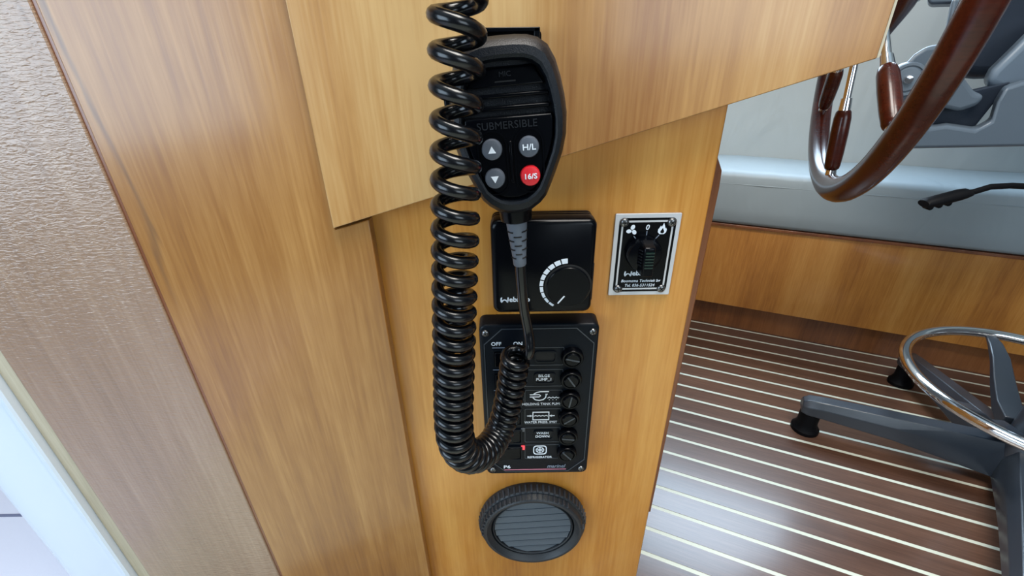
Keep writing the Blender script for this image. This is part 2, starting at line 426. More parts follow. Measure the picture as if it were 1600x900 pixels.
# aluminium door frame further left
dr = tag(empty('door_1', (0, 0, 0)), 'white lacquered aluminium door frame at the far left edge', None, None, 'structure')
prof = [(-0.488, 0.350), (-0.488, 0.334), (-0.4905, 0.3325), (-0.500, 0.337), (-0.512, 0.3445), (-0.518, 0.3450), (-0.545, 0.341), (-0.568, 0.339), (-0.574, 0.342), (-0.588, 0.349), (-0.588, 0.370), (-0.488, 0.370)]
obj('jamb', loft(nb(), [[(x, y, 0.0) for x, y in prof], [(x, y, H + 0.3) for x, y in prof]]), M_ALU, dr)
obj('sill', box(nb(), -0.66, -0.585, 0.30, 0.42, 0.0, 0.02), M_ALU, dr, bevel=0.003)

# side deck outside the door
deck = obj('deck', box(nb(), -2.2, -0.66, -0.6, 1.4, -0.06, 0.012), M_DECK)
tag(deck, 'bright white side deck outside the door', None, None, 'structure')
for i in range(5):
    obj('deck_line', box(nb(), -2.2 + 0.0, -0.665, 0.20 + i * 0.12, 0.206 + i * 0.12, 0.010, 0.0128), M_DECKL, deck)

# ------------------------------------------------------------------ helm console
con = tag(empty('helm_console', (0, 0, 0)), 'varnished wooden helm console carrying the switches and heater controls', 'console')
obj('lower_panel', prism(nb(), [(-0.150, 0.0), (0.161, 0.0), (0.161, H - 0.018), (0.161, H + 0.02), (-0.150, H + 0.02)], 0.350, 0.364), M_PANEL, con, bevel=0.0012)
# dash side board with the slanting lower edge
YB = 0.332
kb = YB / 0.35
pts = [(-0.1395, H - 0.1177), (0.2458, H - 0.0047), (0.2445, H + 0.32), (-0.1395, H + 0.32)]
obj('dash_board', prism(nb(), pts, YB, 0.3498), M_BOARD, con, bevel=0.0007)
obj('edge_band', prism(nb(), [(0.2460, H - 0.0046), (0.2478, H - 0.0040), (0.2466, H + 0.32), (0.2446, H + 0.32)], YB + 0.0008, 0.3495), M_PALE, con)
obj('dash_lower_edge', prism(nb(), [(0.215, H - 0.0165), (0.244, H - 0.008), (0.244, H + 0.002), (0.215, H - 0.006)], 0.3505, 0.366), M_EDGE, con)
# dash body and console side, running athwart behind the boards
nx, ny = 0.40618, 0.91379
def para(x0, x1, y0, ln, z0, z1):
    bm = nb(); r = []
    for z in (z0, z1):
        r.append([(x0, y0, z), (x1, y0, z), (x1 + nx * ln, y0 + ny * ln, z), (x0 + nx * ln, y0 + ny * ln, z)])
    return loft(bm, r)
obj('dash_body', para(-0.13, 0.175, 0.3665, 0.45, H + 0.03, H + 0.32), M_BOARD, con)
obj('side_panel', para(-0.14, 0.150, 0.366, 0.45, 0.0, H + 0.028), M_PANEL, con)
obj('side_strip', prism(nb(), [(0.150, 0.27), (0.1695, 0.27), (0.1735, H - 0.10), (0.1728, H - 0.085), (0.165, H - 0.070), (0.150, H - 0.070)], 0.3642, 0.3700), M_EDGE, con, bevel=0.001)

# ------------------------------------------------------------------ heater thermostat
t = tag(empty('heater_thermostat', (0.0250, 0.3497, H - 0.1505)), 'square black heater thermostat with a round dial and white scale, above the switch panel', 'thermostat')
F = -0.0290
bm = nb()
W_, H_ = 0.082, 0.0815
def rr3(w_, h_, r_, y, cz=0.0): return [(x, y, z + cz) for x, z in rrect(w_, h_, r_, 5)]
loft(bm, [rr3(W_, H_, .006, F + 0.014), rr3(W_, H_, .006, F + 0.004), rr3(W_ - .002, H_ - .002, .0055, F + 0.0012), rr3(W_ - .006, H_ - .006, .005, F)])
obj('front_cover', bm, M_BLKS, t, angle=50)
obj('back_box', loft(nb(), [rr3(W_ - .008, H_ - .008, .004, 0.0), rr3(W_ - .008, H_ - .008, .004, F + 0.014)]), M_BLKM, t)
for i in range(3):
    y = -0.0030 - i * 0.0044
    obj('cooling_rib', loft(nb(), [rr3(W_ - .001, H_ - .002, .005, y), rr3(W_ - .001, H_ - .002, .005, y - 0.0024)]), M_BLKS, t)
dx, dz = 0.0205, -0.0155
obj('dial_well', lathe_y(nb(), [(0.0192, F + 0.0006), (0.0190, F - 0.0004), (0.0180, F - 0.0006)], 48, dx, dz), M_BLKM, t)
dial = obj('dial', lathe_y(nb(), [(0.0176, F), (0.0176, F - 0.0024), (0.0170, F - 0.0030), (0.001, F - 0.0031)], 48), M_BLKS, t, (dx, 0, dz))
bm = nb(); stroke(bm, [(-0.0030, -0.0075), (-0.0082, -0.0142)], 0.0011, F - 0.0030, F - 0.0034); obj('pointer', bm, M_WHITE, dial)
obj('thumb_notch', prism(nb(), [(0.0400, 0.003), (0.0412, 0.003), (0.0412, -0.030), (0.0400, -0.030)], F + 0.003, F + 0.013), M_BLKM, t)
for i in range(10):
    a0 = math.radians(93 + i * 14.7); a1 = a0 + math.radians(12.2)
    th_ = 0.0042 - 0.00026 * i
    bm = nb(); ri = 0.0203; ro_ = ri + th_
    seg = [a0 + (a1 - a0) * j / 4 for j in range(5)]
    pts = [(dx + ro_ * math.cos(a), dz + ro_ * math.sin(a)) for a in seg] + [(dx + ri * math.cos(a), dz + ri * math.sin(a)) for a in reversed(seg)]
    obj('scale_mark', prism(bm, pts, F, F - 0.0002), M_WHITE, t, smooth=False)
bm = nb(); w_mark(bm, -0.0342, -0.0298, 0.0047); obj('maker_mark', bm, M_WHITE, t, (0, F, 0), smooth=False)
lettering('ebasto', 0.0064, M_WHITE, t, -0.0275, F - 0.0002, -0.0272, 'LEFT', bold=0.02, xs=1.0)

# ------------------------------------------------------------------ rotary heater switch on its plate
p = tag(empty('heater_switch', (0.1125, 0.3497, H - 0.1525)), 'black and silver heater switch plate with a rotary knob and four screws', 'switch')
obj('plate', loft(nb(), [rr3(0.0540, 0.0752, .0008, 0.0), rr3(0.0540, 0.0752, .0008, -0.0018)]), M_SILVER, p, bevel=0.0003)
obj('printed_face', loft(nb(), [rr3(0.0470, 0.0680, .0036, -0.0018), rr3(0.0470, 0.0680, .0036, -0.00195)]), M_BLKS, p)
obj('white_border', ring_plate(nb(), rrect(0.0428, 0.0638, .0016), rrect(0.0398, 0.0608, .0008), -0.0019, -0.0021), M_SILVER, p, smooth=False)
for sx, sz in ((-0.0195, 0.0305), (0.0195, 0.0300), (-0.0190, -0.0308), (0.0190, -0.0312)):
    screw(p, sx, -0.0019, sz, 0.0038, 0.4 + sx * 20)
kx, kz = -0.0012, 0.0035
kn = obj('knob', lathe_y(nb(), [(0.0150, -0.0021), (0.0149, -0.007), (0.0138, -0.010), (0.010, -0.0112)], 40), M_BLKS, p, (kx, 0, kz))
gb = nb()
loft(gb, [[(-0.0056, -0.009, -0.0146), (0.0056, -0.009, -0.0146), (0.0056, -0.009, 0.0146), (-0.0056, -0.009, 0.0146)],
          [(-0.0045, -0.0215, -0.0140), (0.0045, -0.0215, -0.0140), (0.0045, -0.0205, 0.0110), (-0.0045, -0.0205, 0.0110)]])
grip = obj('grip', gb, M_BLKS, kn, bevel=0.0012)
for j in range(6):
    obj('grip_groove', box(nb(), -0.0035, 0.0035, -0.0222, -0.0212, 0.0068 - j * 0.0026, 0.0080 - j * 0.0026), M_GREEN, kn)
    bm = nb(); cyl(bm, (-0.0060, -0.012, 0.0066 - j * 0.0026), (-0.0053, -0.018, 0.0078 - j * 0.0026), 0.0006, seg=6); obj('grip_ridge', bm, M_BLK, kn)
Y = -0.00215
lettering('0', 0.0062, M_WHITE, p, 0.0000, Y, 0.0258, bold=0.015, shear=0.15)
for pts in (((0.0, 0.0225), (0.0, 0.0190)), ((-0.0105, 0.0185), (-0.0085, 0.0160)), ((0.0105, 0.0190), (0.0080, 0.0160))):
    bm = nb(); stroke(bm, pts, 0.0007); obj('position_line', bm, M_GREYP, p, (0, Y + 0.0001, 0), smooth=False)
bm = nb()
for q in range(3):
    a = math.radians(65 + 120 * q); c0 = (0.0030 * math.cos(a), 0.0030 * math.sin(a))
    t0 = Vector((math.cos(a), math.sin(a))); t1 = Vector((-t0.y, t0.x))
    pts = []
    for i in range(14):
        b_ = 2 * PI * i / 14
        u = 0.0026 * math.cos(b_); v = 0.0020 * math.sin(b_)
        pts.append((c0[0] + t0.x * u + t1.x * v + t1.x * 0.0008, c0[1] + t0.y * u + t1.y * v + t1.y * 0.0008))
    prism(bm, pts, 0, -0.00015)
obj('fan_symbol', bm, M_WHITE, p, (-0.0125, Y + 0.0001, 0.0236), smooth=False).scale = (0.85, 1, 0.85)
fl = [(-.0018, -.0042), (.0018, -.0042), (.0034, -.0026), (.0038, -.0004), (.0030, .0014), (.0024, .0006), (.0018, .0030), (.0008, .0056), (.0000, .0034), (-.0008, .0020), (-.0014, .0032), (-.0024, .0014), (-.0034, -.0002), (-.0034, -.0024)]
fo = obj('flame_symbol', prism(nb(), fl, 0, -0.00015), M_WHITE, p, (0.0125, Y + 0.0001, 0.0240), smooth=False)
obj('flame_core', prism(nb(), [(-.0010, -.0034), (.0012, -.0034), (.0018, -.0018), (.0010, -.0002), (.0004, .0014), (-.0004, -.0002), (-.0014, -.0014)], -0.0001, -0.00025), M_BLKS, fo, smooth=False)
bm = nb(); w_mark(bm, -0.0145, -0.0186, 0.0046); obj('maker_mark', bm, M_WHITE, p, (0, Y + 0.0001, 0), smooth=False)
lettering('ebasto', 0.0064, M_WHITE, p, -0.0080, Y, -0.0160, 'LEFT', bold=0.02)
lettering('Boomsma Techniek bv', 0.0037, M_WHITE, p, 0.0, Y, -0.0234, shear=0.2, bold=0.006)
lettering('Tel. 036-5311524', 0.0037, M_WHITE, p, -0.0005, Y, -0.0278, shear=0.2, bold=0.006)

# ------------------------------------------------------------------ six-way switch panel
s = tag(empty('switch_panel', (0.0235, 0.3497, H - 0.3035)), 'tall black six-way switch and fuse panel below the thermostat', 'switch panel')
F = -0.0180
bm = nb()
loft(bm, [rr3(0.1075, 0.1890, .006, 0.0), rr3(0.1070, 0.1885, .006, F + 0.002), rr3(0.1055, 0.187, .0055, F + 0.0004), rr3(0.103, 0.1845, .005, F)])
obj('housing', bm, M_SWP, s, angle=50)
def octo(w_, h_, c_): return [(w_, h_ - c_), (w_ - c_, h_), (-w_ + c_, h_), (-w_, h_ - c_), (-w_, -h_ + c_), (-w_ + c_, -h_), (w_ - c_, -h_), (w_, -h_ + c_)]
obj('raised_edge', ring_plate(nb(), octo(.0498, .0905, .0165), octo(.0491, .0898, .0162), F, F - 0.0006), M_DIMP, s, smooth=False)
for sx, sz in ((-0.0476, 0.0862), (0.0476, 0.0860), (0.0468, -0.0870), (-0.0468, -0.0870)): screw(s, sx, F, sz, 0.0034, 0.5 + sz * 8)
rows = [0.0600, 0.0352, 0.0107, -0.0128, -0.0375, -0.0612]
fh = None
for i, z in enumerate(rows):
    # screw-in fuse holder: collar, slotted cap
    a = 0.25 + i * 0.75
    if fh is None:
        fh = obj('fuse_holder', lathe_y(nb(), [(0.0102, F), (0.0100, F - 0.0050), (0.0092, F - 0.0062), (0.0078, F - 0.0060), (0.0076, F - 0.0030), (0.0004, F - 0.0030)], 32), M_BLKS, s, (0.0303, 0, z))
        cap = obj('fuse_cap', lathe_y(nb(), [(0.0070, F - 0.003), (0.0069, F - 0.0062), (0.0060, F - 0.0072), (0.001, F - 0.0072)], 28), M_BLKS, fh, (0, 0, 0), (0, a, 0))
        slot = obj('fuse_slot', box(nb(), -0.0062, 0.0062, F - 0.0076, F - 0.0066, -0.0007, 0.0007), M_GREYP, fh, (0, 0, 0), (0, a, 0))
        # darken the slot's fill
        slot.data.materials[0] = M_DIMP
        firsts = (fh, cap, slot)
    else:
        f2 = copy(fh, s, (0.0303, 0, z)); copy(cap, f2, rot=(0, a, 0)); copy(slot, f2, rot=(0, a, 0))
    # rocker
    rk = obj('rocker_switch', ring_plate(nb(), rrect(.0268, .0190, .0012), rrect(.0240, .0164, .0008), F, F - 0.0018), M_SWP, s, (-0.0288, 0, z - 0.001))
    bm = nb(); loft(bm, [[(-.0118, F - .0002, -.008), (.0118, F - .0002, -.008), (.0118, F - .0002, .008), (-.0118, F - .0002, .008)],
                         [(-.0112, F - .0042, -.0076), (.0112, F - .0012, -.0076), (.0112, F - .0012, .0076), (-.0112, F - .0042, .0076)]])
    obj('rocker', bm, M_BLKS, rk, bevel=0.0006)
    bm = nb(); stroke(bm, [(-0.0135, 0.0112), (-0.002, 0.0112)], 0.0008); obj('guide_line', bm, M_GREYP if i < 3 else M_DIMP, rk, (0, F, 0), smooth=False)
    # label window
    lw = obj('label_frame', ring_plate(nb(), rrect(.0360, .0200, .0015), rrect(.0350, .0190, .0012), F, F - 0.0005), M_DIMP, s, (0.0050, 0, z), smooth=False)
    if i in (0, 1, 4):
        obj('label_window', ring_plate(nb(), rrect(.0200, .0125, .003), rrect(.0176, .0102, .0028), F, F - 0.0016), M_SWP, s, (0.0060, 0, z))
        obj('label_card', prism(nb(), rrect(.0178, .0104, .0028), F - 0.0001, F - 0.0003), M_BLKM, s, (0.0060, 0, z))
Y = F - 0.0006
lettering('OFF', 0.0053, M_WHITE, s, -0.0385, Y, 0.0745, bold=0.012)
lettering('ON', 0.0053, M_WHITE, s, -0.0190, Y, 0.0745, bold=0.012)
lettering('1', 0.0040, M_WHITE, s, -0.0108, Y, 0.0605)
lettering('BILGE', 0.0043, M_WHITE, s, 0.0052, Y, 0.0378, bold=0.01)
lettering('PUMP_1', 0.0043, M_WHITE, s, 0.0052, Y, 0.0335, bold=0.01)
lettering('HOLDING TANK PUMP', 0.0040, M_WHITE, s, 0.0035, Y, 0.0035, bold=0.004, xs=0.92)
lettering('WATER PRESS. SYST', 0.0040, M_WHITE, s, 0.0030, Y, -0.0202, bold=0.004, xs=0.92)
lettering('WASH', 0.0043, M_WHITE, s, 0.0050, Y, -0.0350, bold=0.01)
lettering('DOWN', 0.0043, M_WHITE, s, 0.0050, Y, -0.0396, bold=0.01)
lettering('REFRIGERATOR', 0.0040, M_WHITE, s, 0.0025, Y, -0.0690, bold=0.004, xs=0.92)
lettering('P6', 0.0062, M_WHITE, s, -0.0318, Y, -0.0830, bold=0.01, xs=1.25)
lettering('marinel', 0.0070, M_GREYP, s, 0.0200, Y, -0.0828, shear=0.25, bold=0.012, xs=0.9)
bm = nb(); stroke(bm, [(-0.0355, 0), (0.0310, 0)], 0.0010); obj('pink_rule', bm, M_PINK, s, (0, F, -0.0878), smooth=False)
# pump symbol
bm = nb()
stroke(bm, [(0.0092, 0.0060), (0.0010, 0.0060), (-0.0028, 0.0050), (-0.0056, 0.0028)], 0.0009)
stroke(bm, [(-0.0090, 0.0024), (0.0000, 0.0024), (0.0014, 0.0010), (0.0000, -0.0004), (-0.0090, -0.0004)], 0.0009)
stroke(bm, [(-0.0060, -0.0014), (-0.0036, -0.0040), (0.0000, -0.0048), (0.0040, -0.0038), (0.0062, -0.0012), (0.0068, 0.0030)], 0.0010)
stroke(bm, [(0.0058, 0.0028), (0.0080, 0.0028)], 0.0009)
for q in range(4):
    stroke(bm, [(0.0080 + q * 0.0034, -0.0022), (0.0097 + q * 0.0034, -0.0008), (0.0114 + q * 0.0034, -0.0022)], 0.0007)
    prism(bm, circ(0.0004, 8, 0.0098 + q * 0.0034, -0.0042), 0, -0.0003)
obj('pump_symbol', bm, M_WHITE, s, (0.0010, F - 0.0003, 0.0128), smooth=False)
# pressure tank symbol
bm = nb()
ring_plate(bm, rrect(.0166, .0108, .0003), rrect(.0148, .0090, .0003), 0, -0.0003)
for q in range(4): stroke(bm, [(-0.0068 + q * 0.0034, -0.0004), (-0.0051 + q * 0.0034, 0.0008), (-0.0034 + q * 0.0034, -0.0004)], 0.0006)
for sg in (-1, 1):
    stroke(bm, [(sg * 0.0136, 0.0002), (sg * 0.0100, 0.0002)], 0.0008)
    prism(bm, [(sg * 0.0084, 0.0002), (sg * 0.0108, 0.0016), (sg * 0.0108, -0.0012)], 0, -0.0003)
obj('tank_symbol', bm, M_WHITE, s, (0.0030, F - 0.0003, -0.0120), smooth=False)
# snowflake symbol
bm = nb()
ring_plate(bm, rrect(.0140, .0126, .0036), rrect(.0120, .0106, .0028), 0, -0.0003)
for q in range(6):
    a = math.radians(90 + 60 * q); r_ = 0.0044
    stroke(bm, [(0, 0), (r_ * math.cos(a), r_ * math.sin(a))], 0.0008)
    for da in (-0.42, 0.42):
        stroke(bm, [(0.0026 * math.cos(a), 0.0026 * math.sin(a)), (0.0044 * math.cos(a + da), 0.0044 * math.sin(a + da))], 0.0006)
obj('snowflake_symbol', bm, M_WHITE, s, (0.0028, F - 0.0003, -0.0588), smooth=False)
obj('indicator_lamp', prism(nb(), rrect(.0040, .0058, .0008), F, F - 0.0012), M_LEDR, s, (-0.0148, 0, -0.0548), bevel=0.0004)
o = obj('indicator_lamp', prism(nb(), rrect(.0040, .0048, .0008), F, F - 0.0012), M_LEDG, s, (-0.0148, 0, -0.0300), bevel=0.0004)

# ------------------------------------------------------------------ air outlet
v = tag(empty('air_vent', (0.0200, 0.3497, H - 0.4965), (0, math.radians(-4.0), 0)), 'round black ribbed air outlet with slanted louvres low on the wood panel', 'vent')
obj('outer_ring', lathe_y(nb(), [(0.0630, 0.0), (0.0634, -0.0030), (0.0626, -0.0115), (0.0610, -0.0128), (0.0596, -0.0130), (0.0580, -0.0190), (0.0566, -0.0202), (0.0540, -0.0200), (0.0506, -0.0160), (0.0492, -0.0150), (0.0484, -0.0080)], 72, cap0=False, cap1=False), M_VENT, v, angle=28)
obj('inner_ring', lathe_y(nb(), [(0.0484, -0.0080), (0.0478, -0.0140), (0.0468, -0.0150), (0.0458, -0.0142), (0.0456, -0.002)], 64, cap0=False, cap1=False), M_VENT, v, angle=50)
obj('back_disc', lathe_y(nb(), [(0.0486, -0.0030), (0.0001, -0.0030)], 48, cap0=False, cap1=False), M_BLKM, v)
# grip ribs around the upper half of the ring
rib = None
for i in range(30):
    a = math.radians(2 + i * 6.1)
    if rib is None:
        rib = obj('grip_rib', loft(nb(), [[(0.0612, -0.0126, -0.0014), (0.0628, -0.0040, -0.0014), (0.0628, -0.0040, 0.0014), (0.0612, -0.0126, 0.0014)],
                                          [(0.0628, -0.0130, -0.0009), (0.0648, -0.0042, -0.0009), (0.0648, -0.0042, 0.0009), (0.0628, -0.0130, 0.0009)]]), M_RIB, v, rot=(0, -a, 0))
        rib2 = obj('grip_rib', box(nb(), 0.0578, 0.0604, -0.0196, -0.0136, -0.0009, 0.0009), M_RIB, v, rot=(0, -a, 0))
    else:
        copy(rib, v, rot=(0, -a, 0))
        if i % 1 == 0 and i > 6: copy(rib2, v, rot=(0, -a, 0))
# louvres
nl = 8; Rl = 0.0452; ph = 2 * Rl / nl
for i in range(nl):
    z0 = -Rl + i * ph + 0.0012; z1 = z0 + ph - 0.0032
    zc = 0.5 * (z0 + z1)
    ex = lambda z_: math.sqrt(max(0.0, Rl ** 2 - min(abs(z_), Rl) ** 2))
    e0, em, e1 = ex(z0), ex(zc), ex(z1)
    # slat: lower edge a little proud of the upper one, dark gap between slats
    front = [(-e1, -0.0118, z1), (-em, -0.0124, zc), (-e0, -0.0134, z0), (e0, -0.0134, z0), (em, -0.0124, zc), (e1, -0.0118, z1)]
    back = [(x, -0.0075, z) for x, y, z in front]
    obj('louvre', loft(nb(), [front, back]), M_LOUV, v, smooth=False)

# ------------------------------------------------------------------ microphone bracket
b_ = tag(empty('microphone_bracket', (0.0016, YB, H - 0.010)), 'small black wall bracket behind the top of the handheld microphone', 'bracket')
obj('back_plate', prism(nb(), rrect(.040, .050, .003), 0.0, -0.003), M_BLKS, b_, bevel=0.0006)
for sg in (-1, 1):
    obj('hook', box(nb(), sg * 0.0165 - 0.002, sg * 0.0165 + 0.002, -0.0118, -0.003, -0.012, 0.0262), M_BLKS, b_, bevel=0.0008)
obj('top_lip', box(nb(), -0.0185, 0.0185, -0.0118, -0.003, 0.0235, 0.0262), M_BLKS, b_, bevel=0.0006)
screw(b_, 0.0, -0.003, 0.019, 0.0034)

# ------------------------------------------------------------------ handheld radio microphone with coiled cord
mic = tag(empty('handheld_microphone', (0.0010, 0.2870, H - 0.0590), (0, math.radians(-3.8), 0)), 'black handheld radio microphone with four round buttons and a thick coiled cord', 'microphone')
half = [(0, 68.5), (7, 68.4), (14, 67.8), (20, 66.0), (25.5, 62), (29.6, 54.5), (32.4, 45), (34.4, 35), (35.5, 25), (34.9, 13), (32.3, 2), (28.0, -9), (24.6, -17), (20.9, -25), (16.8, -29.4), (10.5, -33.8), (5, -35.2), (0, -35.5)]
half = [(x * 1.025 / 1000, z * 1.025 / 1000) for x, z in half]
def outline(sc=1.0, dxy=0.0, cz=0.016):
    pr = [(x * sc, (z - cz) * sc + cz) for x, z in half]
    return pr + [(-x, z) for x, z in reversed(pr[1:-1])]
def ringat(sc, y): return [(x, y, z) for x, z in outline(sc)]
bm = nb()
loft(bm, [ringat(0.80, 0.0320), ringat(0.90, 0.0300), ringat(0.965, 0.0220), ringat(0.985, 0.0120), ringat(1.0, 0.0100), ringat(1.0, 0.0070), ringat(0.978, 0.0045), ringat(0.955, 0.0005), ringat(0.90, -0.0030), ringat(0.82, -0.0042),
          ringat(0.785, -0.0036), ringat(0.765, 0.0010), ringat(0.755, 0.0075)])
obj('body', bm, M_BLK, mic, angle=32)
# keypad plate in the lower half of the recess
def clip_below(pts, zc):
    out = []
    n = len(pts)
    for i in range(n):
        a, b2 = pts[i], pts[(i + 1) % n]
        if a[1] <= zc: out.append(a)
        if (a[1] <= zc) != (b2[1] <= zc):
            t_ = (zc - a[1]) / (b2[1] - a[1]); out.append((a[0] + t_ * (b2[0] - a[0]), zc))
    return out
kp = clip_below(outline(0.742), 0.0270)
obj('keypad_plate', prism(nb(), kp, 0.0080, -0.0026), M_BLKS, mic, bevel=0.0010)
# louvred speaker grille and its block
for z, y in ((0.0318, -0.0008), (0.0385, 0.0006)):
    obj('grille_bar', box(nb(), -0.0255, 0.0255, y, 0.0078, z - 0.0011, z + 0.0011), M_BLKS, mic, bevel=0.0007)
bm = nb()
loft(bm, [[(-0.0236, 0.0078, 0.0432), (0.0236, 0.0078, 0.0432), (0.0180, 0.0078, 0.0545), (-0.0180, 0.0078, 0.0545)],
          [(-0.0230, 0.0010, 0.0436), (0.0230, 0.0010, 0.0436), (0.0170, 0.0042, 0.0535), (-0.0170, 0.0042, 0.0535)]])
obj('grille_block', bm, M_BLKS, mic, bevel=0.0008)
lettering('MIC', 0.0042, M_EMB, mic, 0.0, 0.0027, 0.0500, bold=0.0).rotation_euler = (math.radians(-18), 0, 0)
obj('microphone_slot', box(nb(), -0.0062, 0.0062, 0.0016, 0.004, 0.0458, 0.0466), M_BLKM, mic)
lettering('SUBMERSIBLE', 0.0062, M_EMB, mic, -0.001, -0.0027, 0.0222, thick=0.0003, spacing=1.02)
for sg, z in ((-1, 0), (1, 0)):
    obj('button_surround', ring_plate(nb(), rrect(.0186, .0400, .0090, 8), rrect(.0168, .0382, .0082, 8), -0.0020, -0.0036), M_BLKS, mic, (sg * 0.0113, 0, 0))
obj('centre_rib', box(nb(), -0.0010, 0.0010, -0.0036, -0.002, -0.013, 0.013), M_BLKS, mic, bevel=0.0005)
def button(x, z, mat):
    return obj('button', lathe_y(nb(), [(0.0064, -0.0020), (0.0063, -0.0052), (0.0058, -0.0062), (0.0040, -0.0066), (0.0004, -0.0067)], 32), mat, mic, (x, 0, z))
b1 = button(-0.0114, 0.0089, M_BUT); b2_ = button(0.0114, 0.0089, M_BUT); b3 = button(-0.0112, -0.0089, M_BUT); b4 = button(0.0112, -0.0089, M_RED)
b4['label'] = 'red 16/S button'
obj('arrow_up', prism(nb(), [(-0.0024, -0.0018), (0.0024, -0.0018), (0, 0.0024)], -0.0066, -0.0070), M_WHITE, b1, smooth=False)
obj('arrow_down', prism(nb(), [(-0.0024, 0.0018), (0.0024, 0.0018), (0, -0.0024)], -0.0066, -0.0070), M_WHITE, b3, smooth=False)
lettering('H/L', 0.0050, M_WHITE, b2_, 0, -0.0069, 0, bold=0.015, xs=1.12)
lettering('16/S', 0.0046, M_WHITE, b4, 0, -0.0069, 0, bold=0.02, xs=1.08)
obj('talk_key', prism(nb(), rrect(.012, .034, .003, 4, -0.0330, 0.030), 0.0100, 0.0220), M_BLKS, mic, bevel=0.0012)
obj('neck', loft(nb(), [[(0.0112 * math.cos(a) * q, 0.0125 + 0.0105 * math.sin(a) * q, z) for a in [2 * PI * i / 28 for i in range(28)]] for z, q in ((-0.030, 1.05), (-0.0400, 1.0), (-0.0425, 0.96), (-0.0435, 0.80))]), M_BLKS, mic)
# strain relief boot with staggered slots
bt = []
zs = [(-0.042, 0.0074), (-0.0475, 0.0071), (-0.060, 0.0060), (-0.0715, 0.0050), (-0.0765, 0.0048), (-0.0775, 0.0042)]
boot = obj('strain_relief', loft(nb(), [[(r_ * math.cos(2 * PI * i / 24), 0.0115 + r_ * math.sin(2 * PI * i / 24), z) for i in range(24)] for z, r_ in zs]), M_GREYB, mic)
for j in range(7):
    z = -0.0500 - j * 0.0034; r_ = 0.0071 - (0.0071 - 0.0050) * (-(z) - 0.0475) / 0.024
    for sg in ((-1, 1) if j % 2 == 0 else (0,)):
        a0 = -PI / 2 + sg * 0.95; sp = 0.50 if sg else 0.42
        pts = [((r_ + 0.00005) * math.cos(a0 - sp + 2 * sp * i / 8), 0.0115 + (r_ + 0.00005) * math.sin(a0 - sp + 2 * sp * i / 8), z) for i in range(9)]
        obj('boot_slot', tube(nb(), pts, 0.00055, 6), M_BLKM, boot)

# coiled cord: centre line nodes (turn number, x, y, z below the lens)
nodes = [(-1, -0.0242, 0.262, 0.0315), (0, -0.0253, 0.2612, 0.017), (1, -0.0265, 0.2604, 0.0018), (2, -0.0278, 0.2596, -0.0157), (3, -0.0292, 0.2588, -0.0329), (4, -0.0305, 0.2581, -0.0496), (5, -0.0317, 0.2574, -0.0651), (6, -0.0329, 0.2568, -0.0801), (7, -0.034, 0.2563, -0.0939), (8, -0.0351, 0.2558, -0.1084), (9, -0.0361, 0.2554, -0.1205), (10, -0.0371, 0.255, -0.1332), (11, -0.0381, 0.2546, -0.146), (12, -0.039, 0.2543, -0.1568), (13, -0.0398, 0.254, -0.1676), (14, -0.0407, 0.2537, -0.1787), (15, -0.0415, 0.2534, -0.1891), (16, -0.0423, 0.2532, -0.1988), (17, -0.0431, 0.2529, -0.2082), (18, -0.0438, 0.2527, -0.2179), (19, -0.0446, 0.2524, -0.2278), (20, -0.0454, 0.2522, -0.2374), (21, -0.0462, 0.252, -0.2467), (22, -0.0461, 0.252, -0.2603), (23, -0.0454, 0.2529, -0.2694), (24, -0.0433, 0.2553, -0.2792), (25, -0.0407, 0.259, -0.2877), (26, -0.0369, 0.2637, -0.2954), (27, -0.0328, 0.2692, -0.301), (28, -0.0285, 0.275, -0.3048), (29, -0.0245, 0.281, -0.307), (30, -0.0208, 0.2868, -0.3073), (31, -0.0176, 0.2923, -0.3062), (32, -0.0148, 0.297, -0.3042), (33, -0.0119, 0.3007, -0.3003), (34, -0.0095, 0.3031, -0.2943), (35, -0.0076, 0.304, -0.286), (36, -0.0057, 0.304, -0.2763), (37, -0.0038, 0.304, -0.2661), (38, -0.002, 0.304, -0.2561), (39, -0.0008, 0.304, -0.2464), (40, 0.0004, 0.304, -0.2369), (41, 0.0016, 0.304, -0.2276), (42, 0.0025, 0.304, -0.2191)]
nodes = [(-3, -0.022, 0.264, 0.072), (-2, -0.0230, 0.263, 0.049)] + nodes
for _ in range(2):                 # ease the centre line
    nodes = [nodes[0]] + [(n1[0],) + tuple(0.25 * n0[q] + 0.5 * n1[q] + 0.25 * n2[q] for q in (1, 2, 3)) for n0, n1, n2 in zip(nodes[:-2], nodes[1:-1], nodes[2:])] + [nodes[-1]]
K = [n[0] for n in nodes]; P = [Vector(n[1:]) for n in nodes]
def cr(a, b, c, d, t_): return 0.5 * ((2 * b) + (c - a) * t_ + (2 * a - 5 * b + 4 * c - d) * t_ * t_ + (3 * b - a - 3 * c + d) * t_ ** 3)
def centre(kk):
    i = min(max(int(math.floor(kk - K[0])), 0), len(P) - 2); t_ = kk - K[i]
    return cr(P[max(i - 1, 0)], P[i], P[i + 1], P[min(i + 2, len(P) - 1)], t_)
pts = []
steps = 22; kend = 41.85
n_ = int((kend + 3) * steps)
prevN = None
for i in range(n_ + 1):
    kk = -3 + (kend + 3) * i / n_
    c = centre(kk); T = (centre(min(kk + 0.35, 42)) - centre(max(kk - 0.35, -3))).normalized()
    N1 = T.cross(Vector((0, 1, 0))).normalized(); N2 = N1.cross(T); 
    if N2.y < 0: N2 = -N2
    f_ = min(max((kk - 22) / 13, 0), 1)
    r_ = 0.0110 * (1 - f_) + 0.0090 * f_
    if kk < 3: r_ = 0.0110 + 0.0004 * (3 - kk) * 0.5
    a = -PI / 2 + 2 * PI * (kk - 0.13)
    pts.append(c + r_ * (math.cos(a) * N1 + math.sin(a) * N2))
